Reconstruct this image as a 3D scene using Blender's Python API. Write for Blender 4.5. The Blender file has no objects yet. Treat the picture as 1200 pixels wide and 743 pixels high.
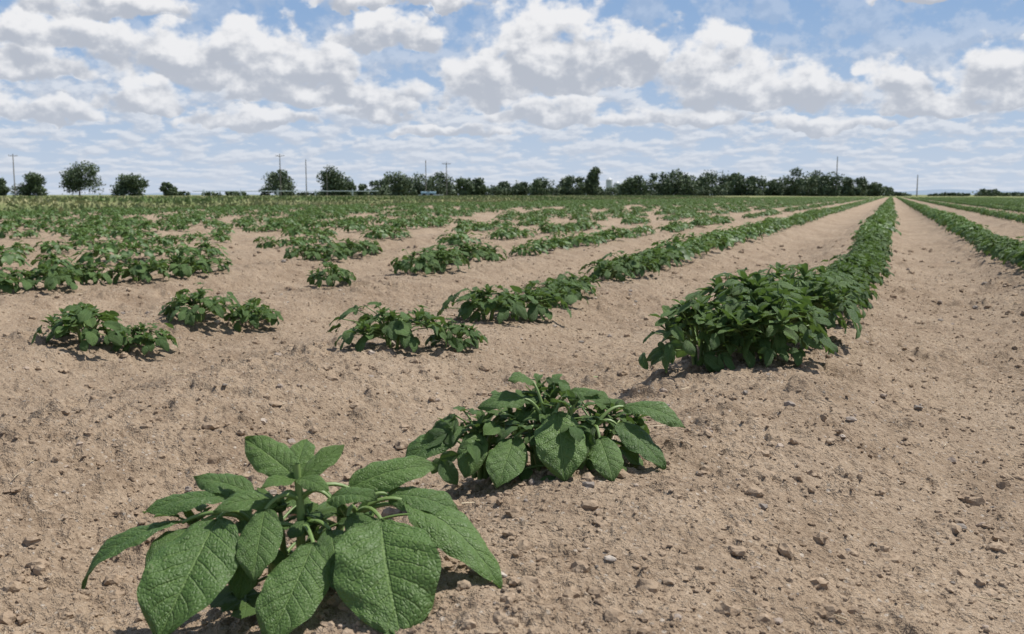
import bpy, math, random
import numpy as np
from mathutils import Vector

scene = bpy.context.scene
scene.view_settings.view_transform = 'Standard'
scene.view_settings.look = 'None'
scene.view_settings.exposure = 0

YAW = math.radians(20.75)
CS, SN = math.cos(YAW), math.sin(YAW)
FWD = np.array([-SN, CS, 0.0]); RGT = np.array([CS, SN, 0.0]); UP = np.array([0, 0, 1.0])
CAMH = 0.37
EDGE = -16.6

# ------------------------------------------------------------------ noise
def h2(ix, iy, seed):
    n = ix.astype(np.int64) * 374761393 + iy.astype(np.int64) * 668265263 + seed * 144269504
    n &= 0xffffffff
    n = ((n ^ (n >> 13)) * 1274126177) & 0xffffffff
    n = n ^ (n >> 16)
    n = (n * 2246822519) & 0xffffffff
    n = n ^ (n >> 15)
    return n / 4294967296.0

def vnoise(x, y, seed):
    ix = np.floor(x); iy = np.floor(y)
    fx = x - ix; fy = y - iy
    ux = fx*fx*fx*(fx*(fx*6-15)+10); uy = fy*fy*fy*(fy*(fy*6-15)+10)
    def g(a, b):
        t = h2(ix+a, iy+b, seed) * 2*math.pi
        return np.cos(t)*(fx-a) + np.sin(t)*(fy-b)
    n00 = g(0, 0); n10 = g(1, 0); n01 = g(0, 1); n11 = g(1, 1)
    return ((n00*(1-ux)+n10*ux)*(1-uy) + (n01*(1-ux)+n11*ux)*uy) * 1.5

def clods(x, y, cell, seed, prob):
    """lumps of random size, one per jittered cell"""
    x = x + 0.45*cell*vnoise(x/cell*1.7, y/cell*1.7, seed+7) + 0.12*cell*vnoise(x/cell*4.1, y/cell*4.1, seed+5)
    y = y + 0.45*cell*vnoise(x/cell*1.9, y/cell*1.9, seed+9) + 0.12*cell*vnoise(x/cell*4.3, y/cell*4.3, seed+6)
    X = x/cell; Y = y/cell
    ix = np.floor(X); iy = np.floor(Y)
    out = np.zeros_like(X)
    for a in (-1, 0, 1):
        for b in (-1, 0, 1):
            jx = h2(ix+a, iy+b, seed); jy = h2(ix+a, iy+b, seed+1); r = h2(ix+a, iy+b, seed+2)
            on = h2(ix+a, iy+b, seed+3) < prob
            rad = 0.18 + 0.55*r*r
            d2 = ((ix+a+jx-X)**2 + (iy+b+jy-Y)**2)/(rad*rad)
            hgt = np.where(on & (d2 < 1), (1-d2)**0.8*rad, 0)
            out = np.maximum(out, hgt)
    return out*cell

ROW0, ROWS = -0.20, 0.92
def height(x, y):
    x = np.asarray(x, float); y = np.asarray(y, float)
    r = np.hypot(x, y)
    infield = 1/(1+np.exp(-np.clip((x-EDGE)*3, -60, 60)))
    fade = np.clip(1-(r-60)/80, 0, 1)*infield
    xw = x + 0.06*vnoise(x*0.8, y*0.8, 3) + 0.1*np.clip(1-y/4, 0, 1)
    c = np.cos(2*math.pi*(xw-ROW0)/ROWS)
    z = -0.026 + 0.038*np.sign(c)*np.abs(c)**0.75*fade
    z = z + 0.014*vnoise(x*2.2, y*2.2, 11)*fade
    near = np.clip(1-(r-12)/25, 0, 1)
    patch = np.clip(vnoise(x*1.3, y*1.3, 77)*1.5+0.5 + 0.25*(1-np.abs(c)), 0.0, 1.1)
    m = 0.55+0.65*patch
    rd = 1-2*np.abs(vnoise(x*13, y*13, 18))
    z = z + near*(0.0065*vnoise(x*6, y*6, 12) + m*0.006*vnoise(x*15, y*15, 13) + m*0.0016*rd + m*0.0038*vnoise(x*36, y*36, 14)
                  + m*0.0023*vnoise(x*85, y*85, 15) + 0.0013*vnoise(x*190, y*190, 16))
    z = z + near*(0.36*m*clods(x, y, 0.07, 21, 0.15) + 0.42*m*clods(x, y, 0.032, 31, 0.34) + 0.55*clods(x, y, 0.013, 41, 0.5))
    z = z + 0.20/(1+np.exp(np.clip((x-EDGE+4)*1.4, -60, 60))) * np.clip(1-(r-200)/100, 0.0, 1)
    return z

# ------------------------------------------------------------------ mesh helpers
def make_mesh(name, V, F, mats=(), smooth=True, uv=None, attrs=None, matidx=None):
    V = np.asarray(V, np.float32); F = np.asarray(F, np.int32)
    k = F.shape[1]
    me = bpy.data.meshes.new(name)
    me.vertices.add(len(V)); me.vertices.foreach_set('co', V.ravel())
    me.loops.add(F.size); me.loops.foreach_set('vertex_index', F.ravel())
    me.polygons.add(len(F))
    me.polygons.foreach_set('loop_start', np.arange(0, F.size, k, dtype=np.int32))
    try: me.polygons.foreach_set('loop_total', np.full(len(F), k, np.int32))
    except Exception: pass
    for m in mats: me.materials.append(m)
    if matidx is not None: me.polygons.foreach_set('material_index', np.asarray(matidx, np.int32))
    me.polygons.foreach_set('use_smooth', np.full(len(F), smooth, bool))
    if uv is not None:
        l = me.uv_layers.new(name='UVMap')
        l.data.foreach_set('uv', np.asarray(uv, np.float32)[F.ravel()].ravel())
    if attrs:
        for an, av in attrs.items():
            a = me.attributes.new(an, 'FLOAT', 'POINT')
            a.data.foreach_set('value', np.asarray(av, np.float32))
    me.update(calc_edges=True); me.validate()
    return me

def add_obj(name, me, parent=None):
    o = bpy.data.objects.new(name, me)
    scene.collection.objects.link(o)
    if parent: o.parent = parent
    return o

class MB:
    def __init__(s): s.V=[]; s.F=[]; s.UV=[]; s.T=[]; s.M=[]; s.n=0
    def add(s, V, F, UV, tint, mi):
        s.V.append(V); s.F.append(F+s.n); s.UV.append(UV); s.T.append(np.full(len(V), tint)); s.M.append(np.full(len(F), mi)); s.n += len(V)
    def mesh(s, name, mats, smooth=True):
        return make_mesh(name, np.vstack(s.V), np.vstack(s.F), mats, smooth, np.vstack(s.UV), {'tint': np.concatenate(s.T)}, np.concatenate(s.M))

def norm(v):
    v = np.asarray(v, float); return v/max(1e-9, np.linalg.norm(v))

def grid_faces(nr, nc):
    i = np.arange(nr-1)[:, None]*nc + np.arange(nc-1)[None, :]
    i = i.ravel()
    return np.stack([i, i+1, i+nc+1, i+nc], 1)

def leaf(mb, base, d, nrm, L, W, rng, droop=0.7, fold=0.25, cup=0.15, nv=8, nu=6, tint=0.5, zmin=0.004, twist=0.0):
    d = norm(d); s = norm(np.cross(d, nrm)); n = np.cross(s, d)
    t = np.linspace(0, 1, nv+1)
    a = -droop*t**1.3
    D = np.cos(a)[:, None]*d + np.sin(a)[:, None]*n
    N = -np.sin(a)[:, None]*d + np.cos(a)[:, None]*n
    C = base + np.vstack([[0, 0, 0], np.cumsum(D[:-1]*(L/nv), 0)])
    sb = rng.uniform(-0.12, 0.12)
    C = C + s*(sb*L*t**2)[:, None]
    w = 0.5*W*np.sin(math.pi*np.clip(t, 0.0, 1)**0.90)**(0.48+0.42*t**4)
    w[0] = W*0.03; w[-1] = W*0.006
    u = np.linspace(-1, 1, nu+1)
    ph = rng.uniform(0, 6.28); ph2 = rng.uniform(0, 6.28)
    tw = twist*t
    S = np.cos(tw)[:, None]*s + np.sin(tw)[:, None]*N
    NN = -np.sin(tw)[:, None]*s + np.cos(tw)[:, None]*N
    U, T = np.meshgrid(u, t); AU = np.abs(U)
    wv = 1+0.04*np.sin(T*17+ph)*AU
    off = (fold*AU - cup*U*U*1.4)*w[:, None]*1.0
    off = off + W*0.075*np.sin(T*8+ph+np.sign(U)*0.8)*U*U
    if nv >= 10:
        phs = T*7.5 - AU*1.7
        q = np.abs(np.sin(math.pi*phs))**0.8
        off = off + W*0.036*q*np.sin(math.pi*np.clip(AU, 0, 1))**0.6*np.sin(math.pi*T)**.5
        off = off + W*0.020*np.sin(T*27+U*8+ph2)*AU + W*0.008*np.sin(T*43-U*19+ph2*2)
    P = C[:, None, :] + S[:, None, :]*(U*w[:, None]*wv*math.cos(fold*0.7))[:, :, None] + NN[:, None, :]*off[:, :, None]
    P = P.reshape(-1, 3)
    low = P[:, 2] < zmin
    P[low, 2] = zmin + 0.10*(P[low, 2]-zmin)
    uv = np.stack([U.ravel()*0.5+0.5, T.ravel()], 1)
    mb.add(P, grid_faces(nv+1, nu+1), uv, tint, 0)

def tube(mb, pts, r0, r1, sides=6, tint=0.5, mi=1):
    pts = np.asarray(pts, float); n = len(pts)
    tg = np.gradient(pts, axis=0)
    V = []
    ref = np.array([0.3, 0.2, 0.93]) if abs(norm(tg[0])[2]) < 0.8 else np.array([1, 0.1, 0.0])
    for i in range(n):
        d = norm(tg[i]); a = norm(np.cross(d, ref)); b = np.cross(d, a)
        r = r0+(r1-r0)*i/(n-1)
        th = np.arange(sides+1)*2*math.pi/sides
        V.append(pts[i]+r*(np.cos(th)[:, None]*a+np.sin(th)[:, None]*b))
    V = np.vstack(V)
    uv = np.zeros((len(V), 2)); uv[:, 1] = np.repeat(np.linspace(0, 1, n), sides+1)
    mb.add(V, grid_faces(n, sides+1), uv, tint, mi)

def compound(mb, base, az, elev, rl, L, rng, pairs, nv, nu, bend=0.5, wr=0.62, tint0=0.5):
    dh = np.array([math.cos(az), math.sin(az), 0])
    n = 6
    es = elev - bend*np.linspace(0, 1, n)
    D = np.cos(es)[:, None]*dh + np.sin(es)[:, None]*UP
    pts = base + np.vstack([[0, 0, 0], np.cumsum(D[:-1]*(rl/(n-1)), 0)])
    pts[:, 2] = np.maximum(pts[:, 2], 0.006)
    tube(mb, pts, 0.0020, 0.0011, 4 if nv < 12 else 6, rng.uniform(0.2, 0.8))
    e = es[-1]-0.1
    def dirs(e):
        return math.cos(e)*dh+math.sin(e)*UP, -math.sin(e)*dh+math.cos(e)*UP
    d, nr = dirs(e)
    side = np.cross(d, nr)
    leaf(mb, pts[-1], d, nr+side*rng.uniform(-0.3, 0.3), L, L*wr*rng.uniform(.9, 1.1), rng, rng.uniform(0.35, 1.15), rng.uniform(0.05, 0.45), rng.uniform(0, 0.3), nv, nu, np.clip(tint0+rng.uniform(-0.35, 0.35), 0, 1), twist=rng.uniform(-.3, .3))
    for k in range(pairs):
        f = 0.86-0.32*k
        idx = f*(n-1); i0 = int(idx); p = pts[i0]*(1-(idx-i0))+pts[min(i0+1, n-1)]*(idx-i0)
        e2 = elev-bend*f
        d, nr = dirs(e2); side = np.cross(d, nr)
        for sg in (-1, 1):
            ang = rng.uniform(0.75, 1.25)*sg
            dd = d*math.cos(ang)+side*math.sin(ang)+nr*rng.uniform(-0.1, 0.25)
            nn = nr - side*sg*rng.uniform(-0.2, 0.3)
            LL = L*(0.78-0.2*k)*rng.uniform(0.85, 1.1)
            leaf(mb, p, dd, nn, LL, LL*wr*rng.uniform(.9, 1.1), rng, rng.uniform(0.3, 1.1), rng.uniform(0.05, 0.4), rng.uniform(0, 0.25), nv, nu, np.clip(tint0+rng.uniform(-0.35, 0.35), 0, 1), twist=rng.uniform(-.3, .3))

def gen_plant(mb, seed, R, H, nst, nleaf, ls, nv, nu, offset=(0, 0), pairs=1, emin=0.15):
    rng = np.random.default_rng(seed)
    for s in range(nst):
        az = rng.uniform(0, 6.28); lean = rng.uniform(0.1, 0.75) if s else 0.08
        hh = H*rng.uniform(0.4, 0.65) if s else H*0.65
        top = np.array([math.cos(az)*lean*hh*1.1, math.sin(az)*lean*hh*1.1, hh])
        b = np.array([offset[0]+math.cos(az)*0.012, offset[1]+math.sin(az)*0.012, -0.01])
        tt = np.linspace(0, 1, 6)[:, None]
        pts = b*(1-tt)+(b+top)*tt + np.array([0, 0, 1])*0.1*hh*np.sin(math.pi*tt)
        tube(mb, pts, 0.0042, 0.0022, 6, 0.5)
        g = rng.uniform(0, 6.28)
        for k in range(nleaf):
            t = 0.18+0.82*k/(nleaf-1)
            idx = t*5; i0 = min(4, int(idx)); p = pts[i0]*(1-(idx-i0))+pts[i0+1]*(idx-i0)
            a = g+k*2.4+rng.uniform(-0.4, 0.4)
            elev = emin+(0.9-emin)*t**1.3+rng.uniform(-0.15, 0.2)
            rl = R*(0.62-0.45*t)*rng.uniform(0.75, 1.2)
            L = ls*(1.0-0.42*t)*rng.uniform(0.85, 1.15)
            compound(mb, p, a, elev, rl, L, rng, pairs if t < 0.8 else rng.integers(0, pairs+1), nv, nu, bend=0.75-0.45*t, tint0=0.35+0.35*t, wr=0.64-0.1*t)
        for k in range(4):
            a = rng.uniform(0, 6.28); e = rng.uniform(0.5, 1.25)
            d = np.array([math.cos(a)*math.cos(e), math.sin(a)*math.cos(e), math.sin(e)])
            nn = np.array([-math.cos(a)*math.sin(e), -math.sin(a)*math.sin(e), math.cos(e)])
            L = ls*rng.uniform(0.35, 0.6)
            leaf(mb, pts[-1], d, nn, L, L*0.48, rng, rng.uniform(0.1, 0.6), 0.4, 0, nv, nu, rng.uniform(0.6, 1.0))

def dome_plant(mb, seed, R, H, n, ls, nv, nu, offset=(0, 0), ntop=3, wr=0.62, stems=True, spread=0.45, tl=0.85):
    """bushy mound: leaf blades over a lumpy dome, drooping skirt, upright growing tips"""
    rng = np.random.default_rng(seed)
    off = np.array([offset[0], offset[1], 0.0])
    p1, p2 = rng.uniform(0, 6.28, 2)
    if stems:
        for s in range(5):
            a = rng.uniform(0, 6.28); q = np.array([math.cos(a), math.sin(a), 0])
            tube(mb, [off+q*.008-UP*.01, off+q*R*.15+UP*H*.35, off+q*R*.3+UP*H*.7], 0.0045, 0.0025, 5, .5)
    for i in range(n):
        az = i*2.39996+rng.uniform(-.5, .5)
        sn = ((i+0.5)/n)**0.95*0.97
        th = math.asin(sn)+rng.uniform(-.1, .1)
        lump = 1+0.16*math.sin(2*az+p1)+0.12*math.sin(3*az+p2)+rng.uniform(-.2, .12)
        dh = np.array([math.cos(az), math.sin(az), 0])
        ct, st = math.cos(th), max(0.02, math.sin(th))
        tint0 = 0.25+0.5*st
        L = ls*(1.05-0.35*st)*rng.uniform(0.7, 1.2)
        surf = dh*R*ct*lump + UP*H*(0.12+0.83*st)*lump
        nr = norm(dh*ct/R*H*1.2 + UP*(st+0.28) )
        tang = norm(dh*(0.45+st)-UP*ct*0.8)
        sd = np.cross(UP, dh); rot = rng.uniform(-.8, .8)
        dd = norm(tang*math.cos(rot)+sd*math.sin(rot)+nr*rng.uniform(0.0, 0.65))
        b = off+surf-dd*L*0.75
        b[2] = max(b[2], 0.012)
        nn = nr+sd*rng.uniform(-.4, .4)+dh*rng.uniform(-.25, .2)
        leaf(mb, b, dd, nn, L, L*wr*rng.uniform(.88, 1.1), rng, rng.uniform(.3, 1.1), rng.uniform(.1, .5), rng.uniform(0, .3), nv, nu, np.clip(tint0+rng.uniform(-.3, .3), 0, 1), twist=rng.uniform(-.35, .35))
        root = off+dh*R*0.12+UP*H*(0.2+0.4*st)
        if i % 2 == 0:
            mid = (root+b)/2+UP*0.006
            tube(mb, [root, mid, b], 0.0019, 0.0012, 4, rng.uniform(.2, .8))
        if rng.random() < 0.55:
            for sg in (-1, 1):
                an = sg*rng.uniform(.8, 1.2)
                d2 = norm(dd*math.cos(an)+np.cross(dd, nn)*math.sin(an)/max(.1, np.linalg.norm(nn))); L2 = L*rng.uniform(.5, .7)
                leaf(mb, b-dd*L*.12, d2, nn, L2, L2*wr, rng, rng.uniform(.3, .9), .3, .1, nv, nu, np.clip(tint0-.1+rng.uniform(-.3, .3), 0, 1))
    for s in range(ntop):
        a = rng.uniform(0, 6.28); q = np.array([math.cos(a), math.sin(a), 0])
        rr = rng.uniform(.1, spread+.2)*(s > 0)
        c = off+q*R*rr*1.3+UP*H*rng.uniform(.72, .95)*(1-0.35*rr)
        g = rng.uniform(0, 6.28)
        for k in range(8):
            e = 0.2+1.05*k/8+rng.uniform(-.1, .15); aa = g+k*2.4
            d = np.array([math.cos(aa)*math.cos(e), math.sin(aa)*math.cos(e), math.sin(e)])+q*0.25*rr
            nn = np.array([-math.cos(aa)*math.sin(e), -math.sin(aa)*math.sin(e), math.cos(e)])
            L = ls*(tl-0.45*k/8)*rng.uniform(.8, 1.1)
            leaf(mb, c-UP*(.02*(1-k/8)), d, nn, L, L*0.48, rng, rng.uniform(.3, .9), rng.uniform(.2, .5), 0, nv, nu, rng.uniform(.5, 1.0))

# ------------------------------------------------------------------ node helpers
class NT:
    def __init__(s, tree): s.t = tree; s.n = tree.nodes; s.l = tree.links
    def node(s, typ, **kw):
        nd = s.n.new(typ)
        for k, v in kw.items(): setattr(nd, k, v)
        return nd
    def link(s, a, b): s.l.new(a, b)
    def put(s, inp, v):
        if v is None: return
        if isinstance(v, bpy.types.NodeSocket): s.l.new(v, inp)
        else: inp.default_value = v
    def m(s, op, a, b=None, c=None, clamp=False):
        nd = s.n.new('ShaderNodeMath'); nd.operation = op; nd.use_clamp = clamp
        s.put(nd.inputs[0], a); s.put(nd.inputs[1], b); s.put(nd.inputs[2], c)
        return nd.outputs[0]
    def vm(s, op, a, b=None, c=None):
        nd = s.n.new('ShaderNodeVectorMath'); nd.operation = op
        s.put(nd.inputs[0], a); s.put(nd.inputs[1], b); s.put(nd.inputs[2], c)
        return nd.outputs['Value'] if op in ('DOT_PRODUCT', 'LENGTH') else nd.outputs[0]
    def mix(s, f, a, b):
        nd = s.n.new('ShaderNodeMix'); nd.data_type = 'RGBA'
        s.put(nd.inputs[0], f)
        for i, v in ((6, a), (7, b)):
            if isinstance(v, tuple) and len(v) == 3: v = (*v, 1)
            s.put(nd.inputs[i], v)
        return nd.outputs[2]
    def ss(s, v, lo, hi, o0=0.0, o1=1.0):
        nd = s.n.new('ShaderNodeMapRange'); nd.interpolation_type = 'SMOOTHSTEP'
        s.put(nd.inputs[0], v); nd.inputs[1].default_value = lo; nd.inputs[2].default_value = hi
        nd.inputs[3].default_value = o0; nd.inputs[4].default_value = o1
        return nd.outputs[0]
    def noise(s, vec, scale, detail=4, rough=0.5, dist=0.0, dim='3D'):
        nd = s.n.new('ShaderNodeTexNoise'); nd.noise_dimensions = dim
        s.put(nd.inputs['Vector'], vec); nd.inputs['Scale'].default_value = scale
        nd.inputs['Detail'].default_value = detail; nd.inputs['Roughness'].default_value = rough
        nd.inputs['Distortion'].default_value = dist
        return nd
    def comb(s, x, y, z=0.0):
        nd = s.n.new('ShaderNodeCombineXYZ')
        s.put(nd.inputs[0], x); s.put(nd.inputs[1], y); s.put(nd.inputs[2], z)
        return nd.outputs[0]

def new_mat(name):
    m = bpy.data.materials.new(name); m.use_nodes = True
    nt = NT(m.node_tree)
    return m, nt, m.node_tree.nodes['Principled BSDF'], m.node_tree.nodes['Material Output']

# leaf ----------------------------------------------------------------
def leaf_material(name, fine):
    m, nt, p, out = new_mat(name)
    tint = nt.node('ShaderNodeAttribute', attribute_name='tint').outputs['Fac']
    geo = nt.node('ShaderNodeNewGeometry')
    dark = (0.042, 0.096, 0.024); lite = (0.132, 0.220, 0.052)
    if fine:
        uv = nt.node('ShaderNodeUVMap'); uv.uv_map = 'UVMap'
        sp = nt.node('ShaderNodeSeparateXYZ'); nt.link(uv.outputs[0], sp.inputs[0])
        u = nt.m('ABSOLUTE', nt.m('MULTIPLY_ADD', sp.outputs[0], 2.0, -1.0)); v = sp.outputs[1]
        tc = nt.node('ShaderNodeTexCoord')
        n1 = nt.noise(tc.outputs['Object'], 60, 2, .6)
        ph = nt.m('ADD', nt.m('MULTIPLY', v, 7.5), nt.m('MULTIPLY', u, -1.7))
        ph = nt.m('ADD', ph, nt.m('MULTIPLY', n1.outputs['Fac'], 0.15))
        fr = nt.m('ABSOLUTE', nt.m('SUBTRACT', nt.m('FRACT', ph), 0.5))
        side = nt.m('MULTIPLY', nt.ss(fr, 0.41, 0.495), nt.ss(u, 1.0, 0.55))
        mid = nt.ss(u, 0.05, 0.012)
        vein = nt.m('MAXIMUM', nt.m('MULTIPLY', side, 0.55), mid)
        cell = nt.node('ShaderNodeTexVoronoi', feature='DISTANCE_TO_EDGE'); cell.inputs['Scale'].default_value = 30
        nt.link(nt.comb(nt.m('MULTIPLY', sp.outputs[0], 0.7), v, nt.m('MULTIPLY', tint, 9)), cell.inputs['Vector'])
        cd = nt.ss(cell.outputs['Distance'], 0.0, 0.30)
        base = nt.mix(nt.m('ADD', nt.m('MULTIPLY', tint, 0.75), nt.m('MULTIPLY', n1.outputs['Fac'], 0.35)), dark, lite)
        base = nt.mix(nt.m('MULTIPLY', nt.m('SUBTRACT', 1.0, cd), 0.15), base, (0.05, 0.11, 0.022))
        base = nt.mix(nt.m('MULTIPLY', vein, 0.5), base, (0.23, 0.34, 0.11))
        n2 = nt.noise(tc.outputs['Object'], 260, 2, .6)
        dust = nt.ss(n2.outputs['Fac'], 0.54, 0.76)
        base = nt.mix(nt.m('MULTIPLY', dust, 0.16), base, (0.32, 0.28, 0.19))
        hgt = nt.m('ADD', nt.m('MULTIPLY', cd, 0.45), nt.m('MULTIPLY', nt.m('SUBTRACT', 1.0, vein), 1.2))
        hgt = nt.m('ADD', hgt, nt.m('MULTIPLY', n2.outputs['Fac'], 0.6))
        b = nt.node('ShaderNodeBump'); b.inputs['Strength'].default_value = 0.7; b.inputs['Distance'].default_value = 0.0019
        nt.link(hgt, b.inputs['Height']); nt.link(b.outputs[0], p.inputs['Normal'])
    else:
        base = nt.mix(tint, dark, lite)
    base = nt.mix(nt.m('MULTIPLY', geo.outputs['Backfacing'], 0.45), base, (0.15, 0.21, 0.095))
    nt.link(base, p.inputs['Base Color'])
    p.inputs['Roughness'].default_value = 0.52
    p.inputs['Specular IOR Level'].default_value = 0.42
    tr = nt.node('ShaderNodeBsdfTranslucent')
    nt.link(nt.mix(0.5, base, (0.19, 0.34, 0.03)), tr.inputs['Color'])
    mx = nt.node('ShaderNodeMixShader'); mx.inputs[0].default_value = 0.22
    nt.link(p.outputs[0], mx.inputs[1]); nt.link(tr.outputs[0], mx.inputs[2]); nt.link(mx.outputs[0], out.inputs[0])
    return m
M_LEAF = leaf_material('potato_leaf', True)
M_LEAFF = leaf_material('potato_leaf_far', False)
M_STEM, nt, p, _ = new_mat('potato_stem')
tn = nt.node('ShaderNodeAttribute', attribute_name='tint').outputs['Fac']
nt.link(nt.mix(tn, (0.10, 0.18, 0.04), (0.20, 0.28, 0.085)), p.inputs['Base Color']); p.inputs['Roughness'].default_value = 0.5
PM = [M_LEAF, M_STEM]; PMF = [M_LEAFF, M_STEM]

# ground ----------------------------------------------------------------
def soil_color(nt, vec):
    a = nt.noise(vec, 1.3, 3, .6); b = nt.noise(vec, 9, 5, .68); c = nt.noise(vec, 120, 3, .7)
    col = nt.mix(nt.ss(b.outputs['Fac'], 0.3, 0.7), (0.268, 0.196, 0.134), (0.390, 0.296, 0.208))
    col = nt.mix(nt.m('MULTIPLY', nt.ss(a.outputs['Fac'], 0.4, 0.68), 0.5), col, (0.425, 0.330, 0.238))
    col = nt.mix(nt.m('MULTIPLY', nt.ss(c.outputs['Fac'], 0.50, 0.34), 0.7), col, (0.18, 0.126, 0.086))
    col = nt.mix(nt.m('MULTIPLY', nt.ss(c.outputs['Fac'], 0.56, 0.70), 0.5), col, (0.52, 0.42, 0.32))
    return col, b, c
M_GROUND, nt, p, _ = new_mat('tilled_soil')
geo = nt.node('ShaderNodeNewGeometry'); pos = geo.outputs['Position']
soil, nb, nc = soil_color(nt, pos)
vg = nt.node('ShaderNodeTexVoronoi'); vg.inputs['Scale'].default_value = 150; nt.link(pos, vg.inputs['Vector'])
sepc = nt.node('ShaderNodeSeparateColor'); nt.link(vg.outputs['Color'], sepc.inputs[0])
grain = nt.m('MULTIPLY', nt.ss(sepc.outputs[0], 0.84, 0.88), nt.ss(vg.outputs['Distance'], 0.42, 0.3))
gcol = nt.mix(sepc.outputs[1], (0.15, 0.125, 0.10), (0.56, 0.49, 0.41))
soil = nt.mix(nt.m('MULTIPLY', grain, 0.7), soil, gcol)
nt.link(soil, p.inputs['Base Color'])
p.inputs['Roughness'].default_value = 0.95; p.inputs['Specular IOR Level'].default_value = 0.15
fn = nt.noise(pos, 300, 2, .7)
hh = nt.m('ADD', nt.m('MULTIPLY', nc.outputs['Fac'], 1.4), nt.m('MULTIPLY', fn.outputs['Fac'], 0.8))
b = nt.node('ShaderNodeBump'); b.inputs['Strength'].default_value = 1.0; b.inputs['Distance'].default_value = 0.0055
nt.link(hh, b.inputs['Height']); nt.link(b.outputs[0], p.inputs['Normal'])
M_GRND2, nt, p, _ = new_mat('rough_grass_ground')
pos = nt.node('ShaderNodeNewGeometry').outputs['Position']
gn = nt.noise(pos, 0.08, 4, .7); gn2 = nt.noise(pos, 3.0, 4, .7)
gr = nt.mix(nt.ss(gn.outputs['Fac'], 0.35, 0.65), (0.12, 0.16, 0.05), (0.24, 0.235, 0.11))
gr = nt.mix(nt.ss(gn2.outputs['Fac'], 0.45, 0.7, 0, .6), gr, (0.30, 0.27, 0.15))
nt.link(gr, p.inputs['Base Color']); p.inputs['Roughness'].default_value = 0.95; p.inputs['Specular IOR Level'].default_value = 0.1

rs = [0.001, 0.1, 0.2, 0.3]; r = 0.3
while r < 4200:
    k = 0.0034 if r < 6 else min(0.18, 0.0034 + (math.log(r/6))*0.012)
    if r < 0.55: k = 0.02
    r *= 1+k; rs.append(r)
rs = np.array(rs)
ang = np.concatenate([np.arange(-14, 60, 0.092), np.arange(60, 346, 3.0)])
ang = np.append(ang, 346.0)
A = np.radians(ang)
RR, AA = np.meshgrid(rs, A, indexing='ij')
GX = -np.sin(AA)*RR; GY = np.cos(AA)*RR
GZ = height(GX.ravel(), GY.ravel())
V = np.stack([GX.ravel(), GY.ravel(), GZ], 1)
F = grid_faces(len(rs), len(A))
cx = V[F[:, 0], 0]; cy = V[F[:, 0], 1]
wob = vnoise(cx*0.3, cy*0.3, 71)*1.2
gmask = ((cx+wob) < EDGE-0.3) | ((cy+wob*3) > 152)
ground = add_obj('ground', make_mesh('ground', V, F, [M_GROUND, M_GRND2], matidx=gmask.astype(int)))
me = ground.data
if me.polygons[len(me.polygons)//2].normal.z < 0: me.flip_normals()

# ------------------------------------------------------------------ stones, clods
import bmesh
def ico(sub):
    bm = bmesh.new(); bmesh.ops.create_icosphere(bm, subdivisions=sub, radius=1)
    V = np.array([v.co[:] for v in bm.verts]); F = np.array([[v.index for v in f.verts] for f in bm.faces]); bm.free()
    return V, F
def scatter_rocks(name, N, sub, rmin, rmax, mat, seed, rfar, power, sink=0.3, pw=3.0):
    rng = np.random.default_rng(seed)
    V0, F0 = ico(sub); nv = len(V0)
    az = np.radians(rng.uniform(-12, 56, N)); r = 0.5+(rfar-0.5)*rng.random(N)**power
    x = -np.sin(az)*r; y = np.cos(az)*r
    size = rmin+(rmax-rmin)*rng.random(N)**pw
    size *= np.clip(0.75+r*0.12, 0.8, 1.5)
    P = V0[None]*np.ones((N, 1, 1))
    P = P*(1+0.28*(rng.random((N, nv, 1))-0.5)*2)
    P = P*(size[:, None]*np.stack([rng.uniform(.7, 1.3, N), rng.uniform(.7, 1.3, N), rng.uniform(.5, .9, N)], 1))[:, None, :]
    t = rng.uniform(0, 6.28, N); c, s = np.cos(t)[:, None], np.sin(t)[:, None]
    X = P[:, :, 0]*c-P[:, :, 1]*s; Y = P[:, :, 0]*s+P[:, :, 1]*c
    z = height(x, y)+size*sink
    Vv = np.stack([X+x[:, None], Y+y[:, None], P[:, :, 2]+z[:, None]], 2).reshape(-1, 3)
    Ff = (F0[None]+(np.arange(N)*nv)[:, None, None]).reshape(-1, 3)
    tint = np.repeat(rng.random(N), nv)
    return add_obj(name, make_mesh(name, Vv, Ff, [mat], smooth=False, attrs={'tint': tint}))
M_CLOD, nt, p, _ = new_mat('soil_clod')
pos = nt.node('ShaderNodeNewGeometry').outputs['Position']
sc, nb, nc = soil_color(nt, pos)
tn = nt.node('ShaderNodeAttribute', attribute_name='tint').outputs['Fac']
nt.link(nt.mix(nt.m('MULTIPLY', tn, 0.45), sc, (0.31, 0.23, 0.162)), p.inputs['Base Color']); p.inputs['Roughness'].default_value = 0.95
p.inputs['Specular IOR Level'].default_value = 0.1
b = nt.node('ShaderNodeBump'); b.inputs['Strength'].default_value = 0.8; b.inputs['Distance'].default_value = 0.003
nt.link(nc.outputs['Fac'], b.inputs['Height']); nt.link(b.outputs[0], p.inputs['Normal'])
M_PEB, nt, p, _ = new_mat('pebble')
tn = nt.node('ShaderNodeAttribute', attribute_name='tint').outputs['Fac']
cr = nt.node('ShaderNodeValToRGB'); nt.link(tn, cr.inputs[0])
e = cr.color_ramp.elements
e[0].color = (0.16, 0.145, 0.13, 1); e[1].color = (0.55, 0.49, 0.42, 1)
x = e.new(0.3); x.color = (0.26, 0.22, 0.19, 1); x = e.new(0.7); x.color = (0.36, 0.27, 0.20, 1)
pn = nt.noise(nt.node('ShaderNodeNewGeometry').outputs['Position'], 300, 3)
nt.link(nt.mix(nt.m('MULTIPLY', pn.outputs['Fac'], 0.5), cr.outputs[0], (0.34, 0.26, 0.19)), p.inputs['Base Color']); p.inputs['Roughness'].default_value = 0.8
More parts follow.
